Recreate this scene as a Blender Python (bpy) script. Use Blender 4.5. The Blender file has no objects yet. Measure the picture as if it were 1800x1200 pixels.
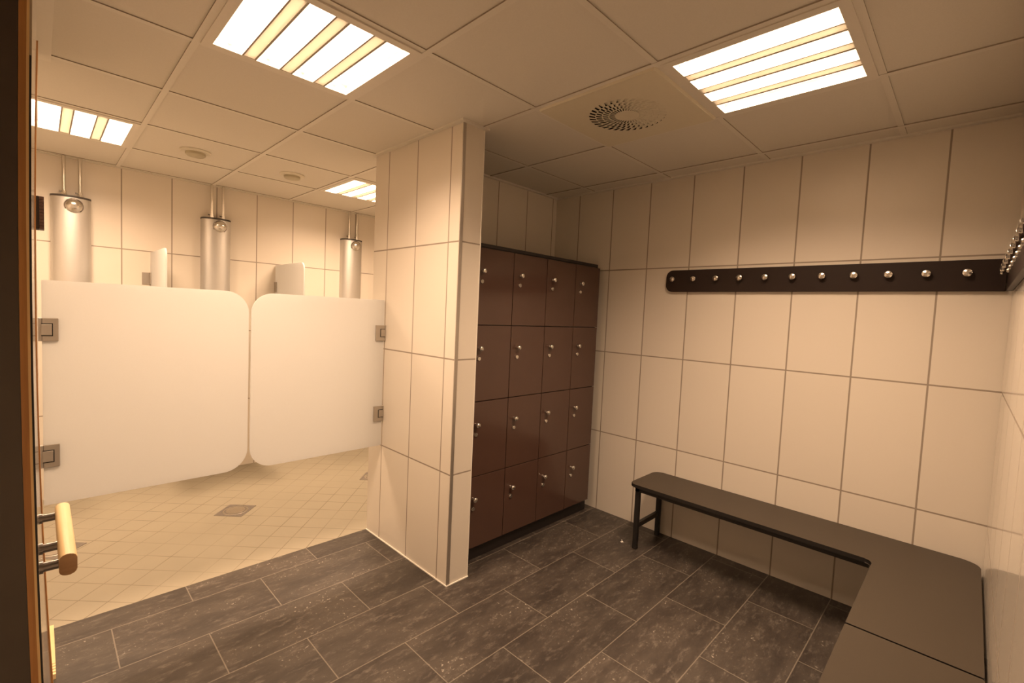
import bpy, bmesh, math, random
from mathutils import Vector, Matrix
random.seed(7)
sc = bpy.context.scene
C = sc.collection

# ------------------------------------------------------------------ dimensions (metres)
HC = 2.385            # ceiling height
XA = 2.967            # right wall (bench + coat rail)
YB = -0.107           # front wall beside the camera
YC, YD = 2.479, 2.727 # locker wall: front / shower side
XP, XR = 1.493, 1.635 # partition faces
YP = 1.873            # partition front end
YS = 4.5425           # shower back wall
XL = -0.10            # left wall
GX0, GY0 = 0.4155, 2.1061   # ceiling grid origin, 0.6 m pitch

# ------------------------------------------------------------------ materials
def mat(name):
    m = bpy.data.materials.new(name); m.use_nodes = True
    nt = m.node_tree
    return m, nt, nt.nodes['Principled BSDF'], nt.nodes['Material Output']

class N:
    """small helper for node maths"""
    def __init__(s, nt): s.nt = nt
    def new(s, t, **k):
        n = s.nt.nodes.new(t)
        for a, b in k.items(): setattr(n, a, b)
        return n
    def put(s, sock, v):
        if isinstance(v, bpy.types.NodeSocket): s.nt.links.new(v, sock)
        else: sock.default_value = v
    def m(s, op, a, b=0.0, c=None):
        n = s.new('ShaderNodeMath', operation=op)
        s.put(n.inputs[0], a); s.put(n.inputs[1], b)
        if c is not None: s.put(n.inputs[2], c)
        return n.outputs[0]
    def line(s, u, ref, pitch, w):
        f = s.m('FRACT', s.m('ADD', s.m('DIVIDE', s.m('SUBTRACT', u, ref), pitch), 0.5))
        d = s.m('MULTIPLY', s.m('ABSOLUTE', s.m('SUBTRACT', f, 0.5)), pitch)
        n = s.new('ShaderNodeMapRange', interpolation_type='SMOOTHSTEP')
        s.put(n.inputs[0], d); n.inputs[1].default_value = w*0.35; n.inputs[2].default_value = w*0.65
        n.inputs[3].default_value = 1; n.inputs[4].default_value = 0
        return n.outputs[0]
    def mix(s, f, a, b):
        n = s.new('ShaderNodeMix', data_type='RGBA')
        s.put(n.inputs[0], f); s.put(n.inputs[6], a); s.put(n.inputs[7], b)
        return n.outputs[2]
    def pos(s):
        t = s.new('ShaderNodeTexCoord'); x = s.new('ShaderNodeSeparateXYZ')
        s.nt.links.new(t.outputs['Object'], x.inputs[0])
        return t.outputs['Object'], x.outputs
    def noise(s, vec, scale, detail=3, rough=.5):
        n = s.new('ShaderNodeTexNoise'); s.put(n.inputs['Vector'], vec)
        n.inputs['Scale'].default_value = scale; n.inputs['Detail'].default_value = detail
        n.inputs['Roughness'].default_value = rough
        return n.outputs['Fac']
    def ramp(s, f, a, b, lo=0.0, hi=1.0):
        n = s.new('ShaderNodeMapRange', interpolation_type='SMOOTHSTEP'); s.put(n.inputs[0], f)
        n.inputs[1].default_value = a; n.inputs[2].default_value = b
        n.inputs[3].default_value = lo; n.inputs[4].default_value = hi
        return n.outputs[0]
    def bump(s, h, strength, dist, bsdf):
        b = s.new('ShaderNodeBump'); b.inputs['Strength'].default_value = strength
        b.inputs['Distance'].default_value = dist; s.put(b.inputs['Height'], h)
        s.nt.links.new(b.outputs[0], bsdf.inputs['Normal'])

WALL = (.69, .64, .56, 1); GROUT = (.30, .25, .20, 1)
def tile_mat(name, axis, ref, pitch=.3014, rough=.32, w=.0075, cols=True):
    m, nt, b, _ = mat(name); n = N(nt); vec, p = n.pos()
    u = p[0 if axis == 'x' else 1]
    hz = n.line(p[2], -.010, .603, w)
    mask = n.m('MAXIMUM', n.line(u, ref, pitch, w), hz) if cols else hz
    # each tile a hair lighter or darker than the next
    tid = n.new('ShaderNodeCombineXYZ')
    n.put(tid.inputs[0], n.m('FLOOR', n.m('DIVIDE', n.m('SUBTRACT', u, ref), pitch)))
    n.put(tid.inputs[1], n.m('FLOOR', n.m('DIVIDE', n.m('ADD', p[2], .010), .603)))
    wn = n.new('ShaderNodeTexWhiteNoise'); nt.links.new(tid.outputs[0], wn.inputs[0])
    tint = n.mix(wn.outputs[0], WALL, (WALL[0]*.965, WALL[1]*.96, WALL[2]*.955, 1))
    nt.links.new(n.mix(mask, tint, GROUT), b.inputs['Base Color'])
    n.put(b.inputs['Roughness'], n.m('MULTIPLY_ADD', mask, .4, rough))
    n.bump(n.m('SUBTRACT', 1.0, mask), .25, .002, b)
    return m

def plain(name, col, rough=.5, metal=0.0, grain=None, spec=.5, coat=0):
    m, nt, b, _ = mat(name); n = N(nt)
    vec, p = n.pos()
    sc_, amt = grain if grain else (60, .06)
    f = n.noise(vec, sc_, 3)
    c2 = tuple(max(0, x*(1-amt)) for x in col)
    nt.links.new(n.mix(f, (*col, 1), (*c2, 1)), b.inputs['Base Color'])
    b.inputs['Roughness'].default_value = rough; b.inputs['Metallic'].default_value = metal
    b.inputs['Specular IOR Level'].default_value = spec
    b.inputs['Coat Weight'].default_value = coat
    return m

def dark_floor():
    m, nt, b, _ = mat('dark_floor_tile'); n = N(nt); vec, p = n.pos()
    PX, PY = .597, .3043
    r = n.m('FLOOR', n.m('DIVIDE', n.m('SUBTRACT', p[1], 1.352), PY))
    odd = n.m('MULTIPLY', n.m('FRACT', n.m('DIVIDE', r, 2.0)), 2.0)
    xo = n.m('ADD', n.m('SUBTRACT', p[0], .508), n.m('MULTIPLY', odd, PX/2))
    mask = n.m('MAXIMUM', n.line(p[1], 1.352, PY, .0045), n.line(xo, 0.0, PX, .0045))
    tid = n.new('ShaderNodeCombineXYZ')
    n.put(tid.inputs[0], n.m('FLOOR', n.m('DIVIDE', xo, PX))); n.put(tid.inputs[1], r)
    wn = n.new('ShaderNodeTexWhiteNoise'); nt.links.new(tid.outputs[0], wn.inputs[0])
    sh = n.new('ShaderNodeVectorMath', operation='MULTIPLY_ADD')
    nt.links.new(wn.outputs['Color'], sh.inputs[0]); sh.inputs[1].default_value = (9, 9, 9); nt.links.new(vec, sh.inputs[2])
    st = n.new('ShaderNodeVectorMath', operation='MULTIPLY'); nt.links.new(sh.outputs[0], st.inputs[0]); st.inputs[1].default_value = (1.0, 2.6, 1)
    big = n.noise(st.outputs[0], 3.2, 4, .6)
    mid = n.noise(st.outputs[0], 16, 5, .7)
    fine = n.noise(sh.outputs[0], 75, 3, .6)
    base = n.mix(n.ramp(big, .32, .68), (.040, .032, .027, 1), (.074, .061, .050, 1))
    base = n.mix(n.ramp(mid, .50, .74, 0, .8), base, (.145, .124, .104, 1))
    veil = n.m('MULTIPLY', n.ramp(fine, .60, .74), n.ramp(big, .46, .66))
    base = n.mix(n.m('MULTIPLY', veil, .9), base, (.42, .385, .33, 1))
    base = n.mix(n.ramp(fine, .28, .42, .55, 0), base, (.04, .037, .035, 1))
    tone = n.mix(wn.outputs[0], (.85, .85, .85, 1), (1.12, 1.12, 1.12, 1))
    mu = n.new('ShaderNodeMix', data_type='RGBA', blend_type='MULTIPLY'); mu.inputs[0].default_value = 1
    nt.links.new(base, mu.inputs[6]); nt.links.new(tone, mu.inputs[7])
    nt.links.new(n.mix(n.m('MULTIPLY', mask, .52), mu.outputs[2], (.27, .235, .19, 1)), b.inputs['Base Color'])
    n.put(b.inputs['Roughness'], n.m('MULTIPLY_ADD', fine, .22, .30))
    n.bump(n.m('MULTIPLY_ADD', mask, -1.0, n.m('MULTIPLY', fine, .25)), .2, .002, b)
    return m

def light_floor():
    m, nt, b, _ = mat('beige_floor_tile'); n = N(nt); vec, p = n.pos()
    s = n.m('ADD', p[0], p[1]); d = n.m('SUBTRACT', p[0], p[1])
    l1 = n.line(s, 3.037, .1953, .0065); l2 = n.line(d, -2.603, .1953, .0065)
    worn = n.ramp(n.noise(vec, 2.3, 2), .35, .65, .30, .95)
    mask = n.m('MULTIPLY', n.m('MAXIMUM', l1, l2), worn)
    dirt = n.noise(vec, 3.0, 4)
    base = n.mix(dirt, (.325, .29, .215, 1), (.285, .255, .19, 1))
    nt.links.new(n.mix(mask, base, (.15, .125, .085, 1)), b.inputs['Base Color'])
    b.inputs['Roughness'].default_value = .5
    n.bump(n.m('SUBTRACT', 1.0, mask), .15, .0015, b)
    return m

def emitter(name, col, s):
    m, nt, b, out = mat(name); n = N(nt)
    e = n.new('ShaderNodeEmission'); e.inputs[0].default_value = (*col, 1); e.inputs[1].default_value = s
    nt.links.new(e.outputs[0], out.inputs[0]); nt.nodes.remove(b)
    return m

def frosted(name, col, trans=.5, gloss=.12):
    m, nt, b, out = mat(name); n = N(nt); nt.nodes.remove(b)
    vec, p = n.pos()
    c = n.mix(n.noise(vec, 240, 2), (*col, 1), tuple(x*.97 for x in col)+(1,))
    d = n.new('ShaderNodeBsdfDiffuse'); t = n.new('ShaderNodeBsdfTranslucent'); g = n.new('ShaderNodeBsdfGlossy')
    nt.links.new(c, d.inputs[0]); nt.links.new(c, t.inputs[0]); g.inputs['Roughness'].default_value = .35
    a = n.new('ShaderNodeMixShader'); a.inputs[0].default_value = trans
    nt.links.new(d.outputs[0], a.inputs[1]); nt.links.new(t.outputs[0], a.inputs[2])
    fr = n.new('ShaderNodeLayerWeight'); fr.inputs[0].default_value = .25
    k = n.new('ShaderNodeMixShader'); n.put(k.inputs[0], n.m('MULTIPLY', fr.outputs['Fresnel'], gloss))
    nt.links.new(a.outputs[0], k.inputs[1]); nt.links.new(g.outputs[0], k.inputs[2])
    nt.links.new(k.outputs[0], out.inputs[0])
    return m

def wood(name, c1, c2, axis=2, rough=.4):
    m, nt, b, _ = mat(name); n = N(nt); vec, p = n.pos()
    st = n.new('ShaderNodeVectorMath', operation='MULTIPLY'); nt.links.new(vec, st.inputs[0])
    k = [14, 14, 14]; k[axis] = .8; st.inputs[1].default_value = k
    f = n.noise(st.outputs[0], 6, 5, .6)
    nt.links.new(n.mix(n.ramp(f, .3, .7), (*c1, 1), (*c2, 1)), b.inputs['Base Color'])
    b.inputs['Roughness'].default_value = rough
    return m

LIGHT = (1.0, .69, .46)
M = {}
M['tA'] = tile_mat('white_tile_right', 'y', 2.2457)
M['tB'] = tile_mat('white_tile_front', 'x', 2.66, rough=.10)
M['tC'] = tile_mat('white_tile_locker', 'x', 2.618, .3010)
M['tP'] = tile_mat('white_tile_partition', 'y', 2.2661, .3025)
M['tE'] = tile_mat('white_tile_end', 'x', 0, cols=False)
M['tS'] = tile_mat('white_tile_shower', 'x', .7442, .3058)
M['tL'] = tile_mat('white_tile_left', 'y', 2.5667, .3014)
M['floor'] = dark_floor(); M['floor2'] = light_floor()
M['ceil'] = plain('ceiling_board', (.70, .665, .59), .85, grain=(220, .10))
M['grid'] = plain('ceiling_grid_enamel', (.715, .68, .605), .5)
M['shade_brown'] = plain('painted_shade_brown', (.36, .31, .24), .9)  # brown for shade painted on the grid bar sides; the slab reuses it
M['lamp'] = emitter('lamp_glow', LIGHT, 3.0)
M['slat'] = frosted('perforated_slat', (.80, .78, .72), .135, .05)
M['lframe'] = plain('light_frame_enamel', (.72, .68, .60), .45)
M['lip'] = plain('slat_lip_metal', (.34, .30, .25), .5)
M['vent'] = plain('vent_enamel', (.66, .61, .48), .5)
M['ventdark'] = plain('vent_inside', (.02, .018, .016), .9)
M['locker'] = plain('aubergine_laminate', (.082, .044, .032), .16, grain=(8, .12), spec=.55)
M['lockdark'] = plain('locker_edge_black', (.016, .012, .011), .45)
M['rail'] = plain('dark_brown_board', (.022, .012, .009), .42, grain=(8, .15), spec=.28)
M['chrome'] = plain('brushed_nickel', (.74, .71, .66), .22, 1.0)
M['bench'] = plain('bench_laminate', (.055, .042, .029), .42, grain=(320, .22), spec=.32)
M['benchframe'] = plain('black_steel', (.014, .012, .011), .4)
M['glass'] = frosted('frosted_glass', (.80, .80, .785), .5)
M['hinge'] = plain('satin_steel', (.50, .46, .41), .34, .85)
M['alu'] = plain('satin_aluminium', (.64, .625, .60), .46, .9, grain=(140, .05))
M['cap'] = plain('dark_cap', (.05, .042, .036), .5)
M['trimmetal'] = plain('trim_aluminium', (.50, .46, .41), .35, .8)
M['caulk'] = plain('pale_caulk', (.80, .76, .68), .6)
M['drain'] = plain('drain_steel', (.30, .27, .24), .42, .6, grain=(90, .3))
M['sensor'] = plain('sensor_plastic', (.69, .65, .55), .5)
M['sensordark'] = plain('sensor_dome_plastic', (.48, .44, .32), .4)
M['steeldoor'] = plain('brushed_steel_edge', (.115, .096, .08), .38, .9, grain=(20, .15))
M['oak'] = wood('oak_edge', (.48, .225, .065), (.36, .16, .045))
M['oakpale'] = wood('oak_bevel', (.80, .56, .26), (.68, .46, .20))
M['beech'] = wood('pale_wood_bar', (.80, .62, .34), (.72, .53, .27), 1)
M['beechend'] = wood('pale_wood_end', (.42, .25, .12), (.34, .19, .09), 0)
M['post'] = plain('dark_polished_steel', (.30, .27, .25), .25, 1.0)
M['ribs'] = plain('brown_grey_plastic', (.095, .062, .055), .5)
M['black'] = plain('black_rubber', (.012, .010, .010), .55)
M['gloss'] = plain('glossy_door_face', (.42, .36, .28), .08, spec=.7)
M['paper'] = plain('white_scrap', (.85, .82, .76), .7)

# ------------------------------------------------------------------ mesh helpers
class MB:
    def __init__(s): s.bm = bmesh.new()
    def box(s, x0, x1, y0, y1, z0, z1, mi=0, bev=0, seg=2):
        v = [s.bm.verts.new((x, y, z)) for z in (z0, z1) for y in (y0, y1) for x in (x0, x1)]
        fs = [s.bm.faces.new([v[i] for i in q]) for q in
              ((0, 2, 3, 1), (4, 5, 7, 6), (0, 1, 5, 4), (2, 6, 7, 3), (0, 4, 6, 2), (1, 3, 7, 5))]
        for f in fs: f.material_index = mi
        if bev:
            es = {e for f in fs for e in f.edges}
            bmesh.ops.bevel(s.bm, geom=list(es), offset=bev, segments=seg, affect='EDGES', profile=.5)
        return fs   # bottom, top, -y, +y, -x, +x
    def poly(s, pts, mi=0):
        f = s.bm.faces.new([s.bm.verts.new(p) for p in pts]); f.material_index = mi; return f
    def prism(s, pts, vec, mi=0, bev=0, seg=2):
        """closed outline (3-D points) extruded along vec"""
        vec = Vector(vec)
        a = [s.bm.verts.new(p) for p in pts]; b = [s.bm.verts.new(Vector(p)+vec) for p in pts]
        k = len(pts)
        caps = [s.bm.faces.new(a[::-1]), s.bm.faces.new(b)]
        sd = [s.bm.faces.new((a[i], a[(i+1) % k], b[(i+1) % k], b[i])) for i in range(k)]
        for f in caps+sd: f.material_index = mi
        if bev:
            es = {e for c in caps for e in c.edges}
            bmesh.ops.bevel(s.bm, geom=list(es), offset=bev, segments=seg, affect='EDGES', profile=.5)
        return caps, sd
    def lathe(s, prof, org, axis, n=20, mi=0):
        """prof: (radius, height) list, turned round axis at org"""
        axis = Vector(axis).normalized(); org = Vector(org)
        u = axis.orthogonal().normalized(); w = axis.cross(u)
        rings = []
        for r, h in prof:
            if r < 1e-6: rings.append([s.bm.verts.new(org+axis*h)])
            else: rings.append([s.bm.verts.new(org+axis*h+(u*math.cos(2*math.pi*i/n)+w*math.sin(2*math.pi*i/n))*r) for i in range(n)])
        for A, B in zip(rings, rings[1:]):
            for i in range(n):
                j = (i+1) % n
                if len(A) == 1 and len(B) == 1: break
                if len(A) == 1: q = (A[0], B[j], B[i])
                elif len(B) == 1: q = (A[i], A[j], B[0])
                else: q = (A[i], A[j], B[j], B[i])
                s.bm.faces.new(q).material_index = mi
    def tube(s, p, q, r, n=16, mi=0):
        d = Vector(q)-Vector(p); L = d.length
        s.lathe([(0, 0), (r, 0), (r, L), (0, L)], p, d, n, mi)
    def done(s, name, mats, parent=None, smooth=None, bowf=None):
        bmesh.ops.recalc_face_normals(s.bm, faces=s.bm.faces)
        if bowf:
            for v in s.bm.verts: v.co = bowf(v.co)
        me = bpy.data.meshes.new(name); s.bm.to_mesh(me); s.bm.free()
        for m in (mats if isinstance(mats, (list, tuple)) else [mats]): me.materials.append(m)
        if smooth:
            me.set_sharp_from_angle(angle=math.radians(smooth))
            for p in me.polygons: p.use_smooth = True
        o = bpy.data.objects.new(name, me); C.objects.link(o)
        if parent:
            o.parent = parent
            w = world_loc(parent); me.transform(Matrix.Translation(-w))   # parents are never rotated
        return o
def world_loc(o):
    v = Vector((0, 0, 0))
    while o: v += o.location; o = o.parent
    return v
def tag(o, label=None, cat=None, group=None, kind=None):
    for k, v in (('label', label), ('category', cat), ('group', group), ('kind', kind)):
        if v: o[k] = v
    return o
def thing(name, label, cat, loc, group=None, kind=None):
    o = bpy.data.objects.new(name, None); o.empty_display_size = .05
    o.location = loc; C.objects.link(o)
    return tag(o, label, cat, group, kind)
def struct(o, label, cat): return tag(o, label, cat, None, 'structure')
def copy_tree(o, parent=None, loc=None):
    c = o.copy(); C.objects.link(c)
    if parent is not None: c.parent = parent
    if loc is not None: c.location = loc
    for ch in list(o.children): copy_tree(ch, c)
    return c
def rrect(x0, x1, z0, z1, radii, seg=10):
    """outline in x,z; radii for (x0z0, x1z0, x1z1, x0z1)"""
    pts = []
    for (cx, cz, sx, sz, a0), r in zip(((x0, z0, 1, 1, 180), (x1, z0, -1, 1, 270), (x1, z1, -1, -1, 0), (x0, z1, 1, -1, 90)), radii):
        if r < 1e-4: pts.append((cx, cz)); continue
        for i in range(seg+1):
            a = math.radians(a0+90*i/seg)
            pts.append((cx+sx*r+math.cos(a)*r, cz+sz*r+math.sin(a)*r))
    return pts

# ------------------------------------------------------------------ the room
b = MB(); b.box(XL-.1, XA+.1, YB-.1, 2.731, -.06, 0)
struct(b.done('floor', M['floor']), 'dark grey brown floor tiles of the changing area', 'floor')
b = MB(); b.box(-.75, XA+.1, 2.731, YS+.1, -.06, -.001)
struct(b.done('floor_shower', M['floor2']), 'beige diagonal floor tiles of the shower area', 'floor')

# suspended ceiling: boards sit 8 mm above the grid, openings where fittings are let in
cells = {(0, -1): 'light', (-1, 2): 'light', (2, 2): 'light', (2, -3): 'light', (2, -2): 'vent'}
def cell(i, j): return GX0+.6*i, GX0+.6*(i+1), GY0+.6*j, GY0+.6*(j+1)
b = MB()
for i in range(-3, 5):
    for j in range(-5, 5):
        if (i, j) in cells: continue
        x0, x1, y0, y1 = cell(i, j)
        b.poly([(x0, y0, HC+.008), (x0, y1, HC+.008), (x1, y1, HC+.008), (x1, y0, HC+.008)])
ceil = struct(b.done('ceiling', M['ceil']), 'suspended ceiling of square beige boards', 'ceiling')
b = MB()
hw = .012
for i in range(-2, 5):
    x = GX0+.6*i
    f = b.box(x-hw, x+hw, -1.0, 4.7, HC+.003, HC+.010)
    for k in (4, 5): f[k].material_index = 1  # bar sides coloured darker, a painted shade line along each bar
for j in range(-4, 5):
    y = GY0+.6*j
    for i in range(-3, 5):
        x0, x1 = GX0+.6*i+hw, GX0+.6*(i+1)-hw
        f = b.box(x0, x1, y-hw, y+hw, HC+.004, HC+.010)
        for k in (2, 3): f[k].material_index = 1  # same painted shade on the cross bar sides
b.done('ceiling_grid', [M['grid'], M['shade_brown']], ceil)
b = MB(); b.box(-1.6, 3.6, -1.2, 4.9, HC+.30, HC+.36)
b.done('slab', M['shade_brown'], ceil)

b = MB(); b.box(XA, XA+.12, YB-.1, YS+.1, -.05, HC+.3)
struct(b.done('wall_right', M['tA']), 'white tiled wall with the long bench', 'wall')
b = MB(); b.box(XL-.1, XA+.1, YB-.12, YB, -.05, HC+.3)
struct(b.done('wall_front', M['tB']), 'glossy tiled wall at the right edge with the second coat rail', 'wall')
b = MB(); fs = b.box(XR, XA, YC, YD, 0, HC+.02, 0)
struct(b.done('wall_locker', M['tC']), 'white tiled wall behind the lockers', 'wall')
b = MB(); fs = b.box(XP, XR, YP, YD, 0, HC+.02, 0, 0)
for k in (2, 3): fs[k].material_index = 1
struct(b.done('wall_partition', [M['tP'], M['tE']]), 'white tiled partition between showers and lockers', 'wall')
b = MB(); b.box(-.75, XA+.1, YS, YS+.12, -.05, HC+.3)
struct(b.done('wall_shower', M['tS']), 'white tiled back wall of the showers', 'wall')
b = MB()
b.box(XL-.12, XL, YB-.1, 2.0, -.05, HC+.3)
b.box(XL-.12, -.003, 2.0, 2.731, -.05, HC+.3)
struct(b.done('wall_left', M['tL']), 'pale wall behind the open wooden door', 'wall')
b = MB(); b.box(-.75, -.63, 2.6, YS+.1, -.05, HC+.3); b.box(-.75, XL-.12, 2.61, 2.731, -.05, HC+.3)
struct(b.done('wall_shower_left', M['tL']), 'white tiled wall at the left end of the showers', 'wall')

# metal corner profile, ceiling edge trims, pale joints along the floor
b = MB(); b.box(XP-.002, XP+.018, YP-.003, YP+.004, 0.004, HC-.001, 0, .002)
struct(b.done('trim_1', M['trimmetal']), 'slim metal corner strip of the tiled partition', 'trim')
b = MB(); b.box(XR-.004, XR+.0015, YP-.002, YP+.004, 0.004, HC-.001, 0, .001)
struct(b.done('trim_2', M['caulk']), 'slim pale corner strip of the tiled partition', 'trim')
def edge(name, x0, x1, y0, y1, lab):
    b = MB(); b.box(x0, x1, y0, y1, HC-.002, HC+.010)
    struct(b.done(name, M['grid']), lab, 'trim')
edge('trim_3', XA-.026, XA-.0005, YB, YC, 'ceiling edge trim above the bench wall')
edge('trim_4', XR+.0005, XA-.026, YC-.026, YC-.0005, 'ceiling edge trim above the lockers')
edge('trim_5', XP-.024, XP-.0005, YP-.024, YD, 'ceiling edge trim along the shower side of the partition')
edge('trim_6', XP-.0005, XR+.012, YP-.024, YP-.0005, 'ceiling edge trim at the end of the partition')
edge('trim_7', -.6, XA, YS-.020, YS-.0005, 'ceiling edge trim above the shower wall')
edge('trim_8', -.002, .045, 1.0, 2.755, 'ceiling edge trim above the open wooden door')
edge('trim_9', .05, XA-.03, YB+.0005, YB+.026, 'ceiling edge trim above the second coat rail')
b = MB()
b.box(XP-.006, XP, YP-.006, YD, 0, .005); b.box(XP, XR+.003, YP-.006, YP, 0, .005)
struct(b.done('baseboard_partition', M['caulk']), 'pale joint along the foot of the partition', 'trim')
b = MB(); b.box(-.003, .033, 2.43, 2.725, 0, .02)
for k in range(4): b.box(-.003, .033, 2.355+.019*k, 2.369+.019*k, 0, .02)
struct(b.done('baseboard_left', M['beech']), 'pale strip on the floor along the left wall', 'trim')

# ------------------------------------------------------------------ ceiling lights
POWER, SPREAD = 38.0, 136
def make_light(loc, label, power=POWER, spread=SPREAD):
    x, y = loc
    t = thing('ceiling_light', label, 'ceiling light', (x, y, HC), 'recessed square ceiling lights')
    H = .288; L = .256
    b = MB()
    b.box(x-H, x+H, y-H, y-L, HC-.001, HC+.05); b.box(x-H, x+H, y+L, y+H, HC-.001, HC+.05)
    b.box(x-H, x-L, y-L, y+L, HC-.001, HC+.05); b.box(x+L, x+H, y-L, y+L, HC-.001, HC+.05)
    b.done('frame', M['lframe'], t)
    b = MB()
    b.box(x-L, x+L, y-L, y+L, HC+.040, HC+.049)
    b.done('diffuser', M['lamp'], t)
    ld = bpy.data.lights.new('lamp', 'AREA'); ld.shape = 'SQUARE'; ld.size = 2*L-.02
    ld.energy = power; ld.color = LIGHT; ld.spread = math.radians(spread)
    lo = bpy.data.objects.new('lamp', ld); C.objects.link(lo); lo.parent = t; lo.location = (0, 0, .036)
    for k in (-1, 0, 1):
        cx = x+k*.1350; w = .0225
        b = MB()
        b.box(cx-w+.003, cx+w-.003, y-L, y+L, HC+.001, HC+.0022)
        s = b.done('slat', M['slat'], t)
        b = MB()
        b.box(cx-w-.003, cx-w+.003, y-L, y+L, HC-.001, HC+.020); b.box(cx+w-.003, cx+w+.003, y-L, y+L, HC-.001, HC+.020)
        b.done('slat_lip', M['lip'], s)
    for k in range(4):
        cx = x+(-1.5+k)*.1350
        for sy in (-1, 1):
            b = MB(); b.box(cx-.011, cx+.011, y+sy*(L-.012)-.010, y+sy*(L-.012)+.010, HC+.020, HC+.040, 0, .004)
            b.done('lamp_holder', M['slat'], t)
    return t
make_light((GX0+.3, GY0-.3), 'square louvred ceiling light above the dark floor before the shower doors')
make_light((GX0-.3, GY0+1.5), 'square louvred ceiling light above the shower column nearest the wooden door', POWER*1.08, 152)
make_light((GX0+1.5, GY0+1.5), 'square louvred ceiling light half hidden behind the tiled partition', POWER*1.08, 152)
make_light((GX0+1.5, GY0-1.5), 'square louvred ceiling light beside the round air vent')

# ------------------------------------------------------------------ swirl vent
vx, vy = GX0+1.5, GY0-.9
t = thing('air_vent', 'square ceiling vent panel with round swirl of dark slots', 'air vent', (vx, vy, HC))
b = MB(); NS = 34; SUB = 4; n = NS*SUB
radii = [.052, .055, .081, .085, .111, .115, .141, .145, .173, .177]
slot = {1, 3, 5, 7}
ZP = HC-.006
def vp(k, i, z=ZP):
    r = radii[k]; a = 2*math.pi*i/n + (r-.05)*3.2
    return b.bm.verts.new((vx+r*math.cos(a), vy+r*math.sin(a), z))
g = [[vp(k, i) for i in range(n)] for k in range(len(radii))]
cen = b.bm.verts.new((vx, vy, ZP))
for i in range(n): b.bm.faces.new((cen, g[0][i], g[0][(i+1) % n]))
for k in range(len(radii)-1):
    ring = (k-1)//2
    for i in range(n):
        if k in (1, 3, 5, 7) and ((i+ring*2) % SUB) in (0, 1): continue
        b.bm.faces.new((g[k][i], g[k+1][i], g[k+1][(i+1) % n], g[k][(i+1) % n]))
R2 = .286; out = []; low = []
for i in range(n):
    a = 2*math.pi*i/n + (radii[-1]-.05)*3.2
    c, s_ = math.cos(a), math.sin(a); q = R2/max(abs(c), abs(s_))
    out.append(b.bm.verts.new((vx+q*c, vy+q*s_, ZP)))
    q2 = (R2+.006)/max(abs(c), abs(s_))
    low.append(b.bm.verts.new((vx+q2*c, vy+q2*s_, HC+.004)))
for i in range(n):
    j = (i+1) % n
    b.bm.faces.new((g[-1][i], out[i], out[j], g[-1][j]))
    b.bm.faces.new((out[i], low[i], low[j], out[j]))
b.done('face_plate', M['vent'], t)
b = MB()
for ring, k in enumerate((1, 3, 5, 7)):
    for q in range(NS):
        i0 = q*SUB-ring*2
        def pt(kk, i, z):
            r = radii[kk]; a = 2*math.pi*i/n + (r-.05)*3.2
            return (vx+r*math.cos(a), vy+r*math.sin(a), z)
        b.poly([pt(k, i0+2, ZP+.0005), pt(k+1, i0+2, ZP+.0005), pt(k+1, i0-1.2, ZP+.012), pt(k, i0-1.2, ZP+.012)])
bl = b.done('blades', M['vent'], t)
b = MB(); b.box(vx-.28, vx+.28, vy-.28, vy+.28, HC+.03, HC+.12)
b.done('plenum', M['ventdark'], t)

# ------------------------------------------------------------------ ceiling sensors in the shower
def sensor(x, y, label):
    t = thing('ceiling_sensor', label, 'ceiling sensor', (x, y, HC+.008), 'round ceiling sensors')
    b = MB(); b.lathe([(0, .0), (.085, .0), (.085, .006), (.078, .012), (0, .012)], (x, y, HC+.008), (0, 0, -1), 32)
    b.done('base', M['sensor'], t, 40)
    b = MB(); b.lathe([(0, .010), (.055, .010), (.055, .026), (.046, .033), (0, .034)], (x, y, HC+.008), (0, 0, -1), 32)
    b.done('dome', M['sensordark'], t, 40)
sensor(.716, 3.62, 'round ceiling sensor nearest the left ceiling light in the showers')
sensor(1.319, 3.64, 'round ceiling sensor nearest the partition in the showers')

# ------------------------------------------------------------------ lockers
LY = 1.968
lx = [1.683, 1.9895, 2.2945, 2.597, 2.885]
lz = [.083, .5055, .9395, 1.3745, 1.807]
t = thing('locker_bank', 'dark brown bank of sixteen lockers between partition and right wall', 'lockers', (2.284, 2.2, 0))
b = MB(); b.box(lx[0]-.02, lx[4]-.001, LY+.018, YC-.002, .080, 1.812)
b.done('carcass', M['lockdark'], t)
b = MB(); b.box(lx[0]-.02, lx[4]+.002, LY+.026, YC-.03, 0, .080)
b.done('plinth', M['lockdark'], t)
b = MB(); b.box(lx[0]-.02, lx[4]-.010, LY+.014, YC-.002, 1.812, 1.832, 0, .002)
b.done('top_panel', M['lockdark'], t)
first = None
KN = [(0, 0), (.0095, 0), (.0095, .010), (.008, .013), (.0125, .017), (.0150, .022), (.0150, .026), (.0120, .030), (.006, .0322), (0, .0326)]
LKP = [(0, 0), (.0125, 0), (.0125, .006), (.0105, .009), (.004, .0095), (0, .0085)]
for r in range(4):
    for c in range(4):
        x0, x1, z0, z1 = lx[c]+.0022, lx[c+1]-.0022, lz[r]+.0022, lz[r+1]-.0022
        b = MB(); b.box(x0, x1, LY, LY+.017, z0, z1, 0, .0015)
        d = b.done('door', M['locker'], t)
        kx, kz = x0+.052, z0+(z1-z0)*.70
        b = MB(); b.lathe(KN, (kx, LY, kz), (0, -1, 0), 20); b.done('knob', M['chrome'], d, 40)
        b = MB(); b.lathe(LKP, (kx, LY, kz-.058), (0, -1, 0), 16); b.done('lock', M['chrome'], d, 40)

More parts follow.
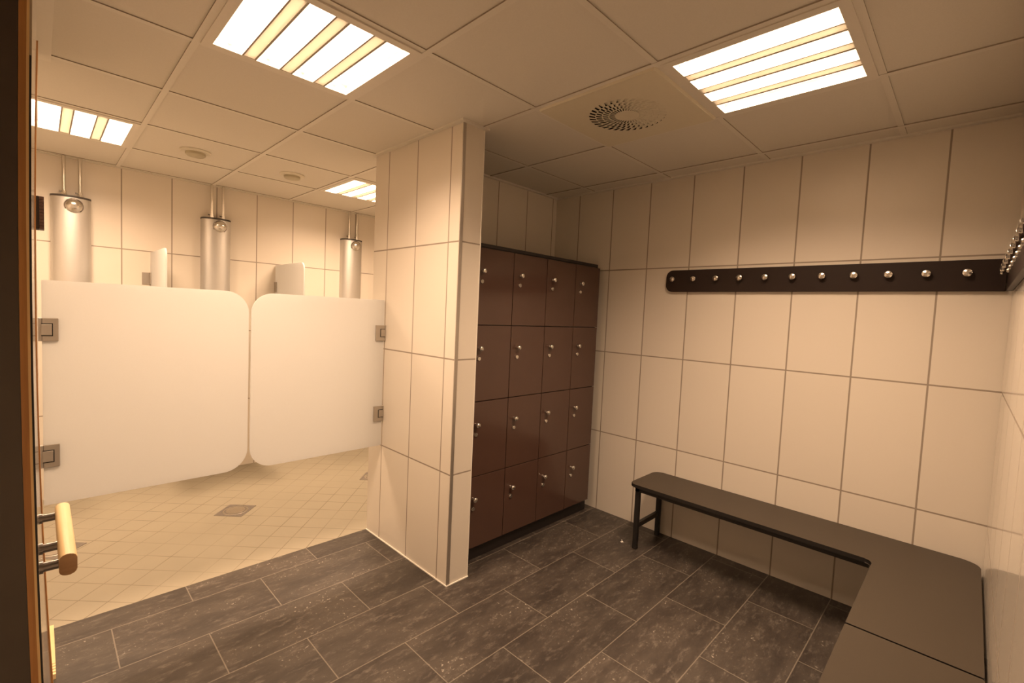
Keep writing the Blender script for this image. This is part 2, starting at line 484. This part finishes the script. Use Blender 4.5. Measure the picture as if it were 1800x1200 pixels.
# ------------------------------------------------------------------ coat rails
HOOK = [(0, 0), (.011, 0), (.011, .004), (.008, .008), (.012, .012), (.0175, .016), (.0185, .020), (.0165, .025), (.010, .028), (0, .029)]
t = thing('coat_rail', 'long dark brown coat rail with round metal hooks above the bench', 'coat rail', (XA-.02, .7, 1.708))
b = MB(); pts = rrect(-.086, 1.482, 1.638, 1.779, (.0, .045, .045, .0))
b.prism([(XA-.001, p[0], p[1]) for p in pts], (-.019, 0, 0), 0, .002)
b.done('board', M['rail'], t)
for k in range(11):
    b = MB(); b.lathe(HOOK, (XA-.020, 1.431-.1393*k, 1.7195), (-1, 0, 0), 20)
    b.done('hook', M['chrome'], t, 40)
t = thing('coat_rail', 'second dark coat rail on the glossy wall at the right edge', 'coat rail', (2.0, YB+.02, 1.708))
b = MB(); pts = rrect(.9, XA-.024, 1.638, 1.779, (.045, 0, 0, .045))
b.prism([(p[0], YB+.001, p[1]) for p in pts], (0, .019, 0), 0, .002)
b.done('board', M['rail'], t)
for k in range(14):
    b = MB(); b.lathe(HOOK, (2.845-.1393*k, YB+.020, 1.7195), (0, 1, 0), 20)
    b.done('hook', M['chrome'], t, 40)

# ------------------------------------------------------------------ benches
BZ = .418; BT = .020
def fillet(p, q, r_, rad, seg=8):
    """points of an arc replacing corner q"""
    p, q, r_ = Vector(p), Vector(q), Vector(r_)
    d1, d2 = (p-q).normalized(), (r_-q).normalized()
    a = q+d1*rad; c = a+d2*rad; res = []
    for i in range(seg+1):
        th = math.pi/2*i/seg
        res.append(c-d2*rad*math.cos(th)-d1*rad*math.sin(th))
    return res
def outline(cor):
    pts = []
    k = len(cor)
    for i in range(k):
        x, y, r = cor[i]
        if r < 1e-4: pts.append((x, y)); continue
        for v in fillet(cor[i-1][:2], (x, y), cor[(i+1) % k][:2], r): pts.append((v.x, v.y))
    return pts
t = thing('bench', 'dark L-shaped bench along the right wall with black legs', 'bench', (2.78, .7, 0), 'changing room benches')
X0, X1, Y0, Y1 = 2.606, XA-.004, -.099, 1.475
o = outline([(1.979, Y0, .004), (X1, Y0, .06), (X1, Y1, .05), (X0, Y1, .045), (X0, .246, .03), (1.979, .246, .004)])
b = MB(); b.prism([(x, y, BZ-BT) for x, y in o], (0, 0, BT), 0, .003)
bmesh.ops.recalc_face_normals(b.bm, faces=b.bm.faces)
for f in b.bm.faces:
    if f.normal.z < .85: f.material_index = 1
b.done('seat', [M['bench'], M['benchframe']], t)
LW = .014
def leg(x, y):
    b = MB(); b.box(x-LW, x+LW, y-LW, y+LW, .004, BZ-BT, 0, .003); b.box(x-LW-.001, x+LW+.001, y-LW-.001, y+LW+.001, 0, .012, 0, .003)
    b.done('leg', M['benchframe'], t)
for x, y in ((2.640, 1.425), (2.928, 1.425), (2.928, -.055), (2.05, -.055), (2.05, .205)): leg(x, y)
b = MB()
b.box(2.626, 2.654, .26, 1.439, BZ-BT-.028, BZ-BT); b.box(2.914, 2.942, -.06, 1.439, BZ-BT-.028, BZ-BT)
b.box(2.654, 2.914, 1.411, 1.439, BZ-BT-.028, BZ-BT)
b.box(2.0, 2.64, .192, .220, BZ-BT-.028, BZ-BT); b.box(2.0, 2.914, -.069, -.041, BZ-BT-.028, BZ-BT)
b.done('seat_frame', M['benchframe'], t)
b = MB(); b.box(2.654, 2.914, 1.415, 1.435, .135, .165); b.done('stretcher', M['benchframe'], t)
b = MB(); b.box(2.04, 2.06, -.041, .191, .135, .165); b.done('stretcher', M['benchframe'], t)
t = thing('bench', 'dark straight bench top at the bottom right corner below the second coat rail', 'bench', (1.4, .08, 0), 'changing room benches')
o = outline([(.80, Y0, .04), (1.970, Y0, .004), (1.970, .246, .004), (.80, .246, .04)])
b = MB(); b.prism([(x, y, BZ-BT) for x, y in o], (0, 0, BT), 0, .003)
bmesh.ops.recalc_face_normals(b.bm, faces=b.bm.faces)
for f in b.bm.faces:
    if f.normal.z < .85: f.material_index = 1
b.done('seat', [M['bench'], M['benchframe']], t)
for x, y in ((.86, -.055), (.86, .205), (1.90, -.055), (1.90, .205)): leg(x, y)
b = MB(); b.box(.84, 1.95, .192, .220, BZ-BT-.028, BZ-BT); b.box(.84, 1.95, -.069, -.041, BZ-BT-.028, BZ-BT)
b.done('seat_frame', M['benchframe'], t)
for x in (.86, 1.90):
    b = MB(); b.box(x-.01, x+.01, -.041, .191, .135, .165); b.done('stretcher', M['benchframe'], t)

# ------------------------------------------------------------------ frosted saloon doors of the showers
GY = 2.567
def hinge(parent, xa, xb, z0, z1, wall_left):
    b = MB()
    b.box(xa, xb, GY-.012, GY-.005, z0, z1, 0, .0015); b.box(xa, xb, GY+.005, GY+.012, z0, z1, 0, .0015)
    zc = (z0+z1)/2
    if wall_left: b.box(-.0025, xa+.004, GY-.012, GY+.012, z0, z1, 0, .001)
    else: b.box(xb-.004, XP-.0005, GY-.012, GY+.012, z0, z1, 0, .001)
    h = b.done('hinge', M['hinge'], parent)
    b = MB()
    if wall_left: ka, kb = xa, xa+.030
    else: ka, kb = xb-.030, xb
    b.box(ka, kb, GY-.017, GY-.012, zc-.021, zc+.021, 0, .0015)
    for zz in (zc-.0235, zc+.0235): b.box(ka, kb+.0 if wall_left else kb, GY-.0128, GY-.0119, zz-.0015, zz+.0015, 1)
    b.box((kb if wall_left else ka-.003), (kb+.003 if wall_left else ka), GY-.0128, GY-.0119, zc-.025, zc+.025, 1)
    b.done('knuckle', [M['hinge'], M['black']], h)
t = thing('shower_door', 'wide frosted glass shower door hinged beside the wooden door', 'shower door', (0.37, GY, .604), 'frosted saloon doors of the showers')
b = MB(); pts = rrect(.008, .7345, .604, 1.494, (.004, .105, .105, .004))
b.prism([(p[0], GY-.005, p[1]) for p in pts], (0, .010, 0), 0, .0015)
b.done('glass_panel', M['glass'], t)
hinge(t, .006, .0545, 1.257, 1.347, True); hinge(t, .006, .0545, .757, .847, True)
t = thing('shower_door', 'frosted glass shower door hinged on the tiled partition', 'shower door', (1.115, GY, .604), 'frosted saloon doors of the showers')
b = MB(); pts = rrect(.7455, 1.484, .598, 1.494, (.105, .004, .004, .105))
b.prism([(p[0], GY-.005, p[1]) for p in pts], (0, .010, 0), 0, .0015)
b.done('glass_panel', M['glass'], t)
hinge(t, 1.426, 1.488, 1.247, 1.341, False); hinge(t, 1.426, 1.488, .753, .845, False)

# ------------------------------------------------------------------ shower columns
def column(cx, label):
    t = thing('shower_column', label, 'shower column', (cx, YS, .95), 'silver shower columns on the back wall')
    W, D = .1035, .100
    pr = [(cx-W, YS-.0005), (cx-W, YS-.035)]
    for i in range(1, 16):
        a = math.pi*i/16
        pr.append((cx-W*math.cos(a), YS-.035-(D-.035)*math.sin(a)))
    pr += [(cx+W, YS-.035), (cx+W, YS-.0005)]
    b = MB(); b.prism([(x, y, .95) for x, y in pr], (0, 0, 1.155)); b.done('body', M['alu'], t, 30)
    b = MB(); b.prism([(cx+(x-cx)*1.015, YS-.0005-(YS-.0005-y)*1.02, 2.105) for x, y in pr], (0, 0, .013), 0, .002); b.done('top_cap', M['cap'], t, 30)
    b = MB(); b.prism([(cx+(x-cx)*1.015, YS-.0005-(YS-.0005-y)*1.02, .937) for x, y in pr], (0, 0, .013), 0, .002); b.done('bottom_cap', M['cap'], t, 30)
    b = MB(); b.lathe([(0, -.006), (.044, -.006), (.047, .003), (.043, .015), (.033, .027), (.018, .035), (0, .037)], (cx+.012, YS-D, 2.050), (0, -1, -.25), 24)
    hd = b.done('shower_head', M['chrome'], t, 50)
    b = MB(); b.lathe([(.0455, -.004), (.051, -.004), (.051, .003), (.0455, .004)], (cx+.012, YS-D, 2.050), (0, -1, -.25), 24)
    b.done('collar', M['post'], hd, 50)
    b = MB(); b.lathe([(0, 0), (.022, 0), (.022, .018), (.017, .022), (0, .023)], (cx, YS-D+.002, 1.15), (0, -1, 0), 20)
    b.done('push_button', M['chrome'], t, 40)
    for s in (-1, 1):
        px, py = cx+.006+s*.041, YS-.045
        b = MB(); b.tube((px, py, 2.117), (px, py, HC+.002), .0105)
        p = b.done('pipe', M['chrome'], t, 40)
        b = MB(); b.tube((px, py, 2.117), (px, py, 2.137), .016, 8); b.tube((px, py, 2.142), (px, py, 2.150), .014, 8)
        b.tube((px-.026, py, 2.146), (px, py, 2.146), .006, 8)
        b.done('coupling', M['chrome'], p, 40)
column(.165, 'silver shower column nearest the open wooden door')
column(1.038, 'silver shower column in the middle of the back wall')
column(2.220, 'silver shower column beside the tiled partition')

# ------------------------------------------------------------------ frosted dividers between the showers
def divider(x, y0, label, pw=.055):
    t = thing('shower_divider', label, 'shower divider', (x, 4.2, .55), 'frosted dividers between showers')
    b = MB(); pts = rrect(y0, YS-.012, .55, 1.790, (.06, .004, .004, .06))
    b.prism([(x-.005, p[0], p[1]) for p in pts], (.010, 0, 0), 0, .0015)
    b.done('glass_panel', M['glass'], t)
    for z in (1.593, .75):
        b = MB()
        b.box(x-pw, x+.004, YS-.007, YS-.0005, z-.045, z+.045, 0, .001)
        b.box(x-.012, x-.005, YS-.055, YS-.006, z-.045, z+.045, 0, .001)
        b.box(x+.005, x+.012, YS-.055, YS-.006, z-.045, z+.045, 0, .001)
        b.done('clip', M['hinge'], t)
divider(.612, 3.92, 'frosted glass divider left of the middle shower column')
divider(1.516, 3.885, 'frosted glass divider between the middle and right shower columns', .012)

# ------------------------------------------------------------------ floor drains
def drain(cx, cy, label):
    t = thing('floor_drain', label, 'floor drain', (cx, cy, 0), 'square floor drains of the showers')
    h = .131
    b = MB(); b.prism([(cx-h, cy, -.004), (cx, cy-h, -.004), (cx+h, cy, -.004), (cx, cy+h, -.004)], (0, 0, .0055), 0, .001)
    b.done('plate', M['drain'], t)
    b = MB(); b.lathe([(.066, 0), (.070, .0012), (.076, .0012), (.078, 0)], (cx, cy, .0014), (0, 0, 1), 36); 
    b.lathe([(0, .0008), (.060, .0008), (.060, 0)], (cx, cy, .0014), (0, 0, 1), 36)
    g_ = b.done('grate', M['chrome'], t, 40)
drain(.947, 3.548, 'square steel floor drain in the middle below the shower doors')
drain(2.012, 3.575, 'square steel floor drain half hidden behind the tiled partition')
drain(.055, 3.590, 'square steel floor drain behind the wooden door handle')

# ------------------------------------------------------------------ open wooden door lying against the left wall
K = .020
def bow(v):
    z = max(v.z, .28); return Vector((v.x+K*(z-1.40)**2-.001, v.y, v.z))
def slab(b, x0, x1, y0, y1, z0, z1, mi=0, n=16):
    for i in range(n):
        pass
    vs = []
    for i in range(n+1):
        z = z0+(z1-z0)*i/n
        vs.append([b.bm.verts.new(p) for p in ((x0, y0, z), (x1, y0, z), (x1, y1, z), (x0, y1, z))])
    for i in range(n):
        for k in range(4):
            b.bm.faces.new((vs[i][k], vs[i][(k+1) % 4], vs[i+1][(k+1) % 4], vs[i+1][k])).material_index = mi
    b.bm.faces.new(vs[0]); b.bm.faces.new(vs[-1])
t = thing('door_1', 'open wooden door with brushed steel edge at the left of the picture', 'door', (-.03, 1.45, 0), None, 'structure')
b = MB(); slab(b, -.060, -.0055, 1.004, 1.880, .01, 2.095); b.done('leaf', M['gloss'], t, None, bow)
b = MB(); slab(b, -.062, -.0195, 1.000, 1.003, .01, 2.095); b.done('steel_edge', M['steeldoor'], t, None, bow)
b = MB(); slab(b, -.0190, -.0110, .999, 1.0035, .01, 2.095); b.done('wood_lipping', M['oak'], t, None, bow)
b = MB(); slab(b, -.0110, -.0080, .9995, 1.0035, .01, 2.095); b.done('bevel', M['oakpale'], t, None, bow)
b = MB(); slab(b, -.0080, -.0056, .9998, 1.0035, .01, 1.785); b.done('seal', M['black'], t, None, bow)
b = MB(); slab(b, -.0075, -.0030, 1.78, 1.882, .01, 2.095); b.done('rear_lipping', M['oak'], t, None, bow)
b = MB(); b.box(-.0085, .0045, 1.835, 1.88, 1.617, 1.706, 0, .002)
for k in range(10): b.box(.004, .0132, 1.835, 1.88, 1.6175+.0089*k, 1.6255+.0089*k, 1)
b.done('hinge', [M['black'], M['ribs']], t)
zc = .982
b = MB()
pts = rrect(.0200, .0430, zc-.018, zc+.019, (.009,)*4, 6)
caps, sd = b.prism([(p[0], 1.068, p[1]) for p in pts], (0, .278, 0), 0, .0015)
for f in b.bm.faces:
    if abs(sum(v.co.y for v in f.verts)/len(f.verts)-1.068) < .0005: f.material_index = 1
h = b.done('handle', [M['beech'], M['beechend']], t, 35)
for y in (1.083, 1.165, 1.325):
    b = MB(); b.tube((-.006, y, zc), (.023, y, zc), .0078, 16)
    b.tube((-.006, y, zc), (.0015, y, zc), .0100, 16)
    b.done('post', M['post'], h, 40)

# ------------------------------------------------------------------ small white scrap by the bench leg
b = MB()
b.prism([(2.636, 1.520, .0005), (2.650, 1.514, .0005), (2.655, 1.524, .0005), (2.641, 1.530, .0005)], (0, 0, .004), 0, .001)
b.prism([(2.644, 1.519, .003), (2.653, 1.523, .003), (2.650, 1.528, .004)], (0, .002, .010))
tag(b.done('paper_scrap', M['paper']), 'tiny white scrap on the dark floor beside the bench leg', 'scrap')

# ------------------------------------------------------------------ camera, exposure
cam = bpy.data.cameras.new('camera'); co = bpy.data.objects.new('camera', cam); C.objects.link(co)
a, p_, r_ = map(math.radians, (45.4584, -3.3007, 2.5675))
F = Vector((math.sin(a)*math.cos(p_), math.cos(a)*math.cos(p_), math.sin(p_)))
Rt = Vector((math.cos(a), -math.sin(a), 0)); Up = Rt.cross(F)
R_ = Rt*math.cos(r_)+Up*math.sin(r_); U_ = -Rt*math.sin(r_)+Up*math.cos(r_)
mw = Matrix((R_, U_, -F)).transposed().to_4x4(); mw.translation = Vector((0, 0, 1.4414))
co.matrix_world = mw
cam.sensor_width = 36; cam.lens = 820.943/1800*36; cam.clip_start = .01
sc.camera = co
w = bpy.data.worlds.new('world'); sc.world = w; w.use_nodes = True
w.node_tree.nodes['Background'].inputs[0].default_value = (0, 0, 0, 1)
sc.view_settings.view_transform = 'Standard'; sc.view_settings.look = 'None'
sc.view_settings.gamma = 1; sc.view_settings.use_curve_mapping = False
sc.view_settings.exposure = .5
sc.cycles.use_denoising = True
sc.cycles.max_bounces = 14; sc.cycles.diffuse_bounces = 8
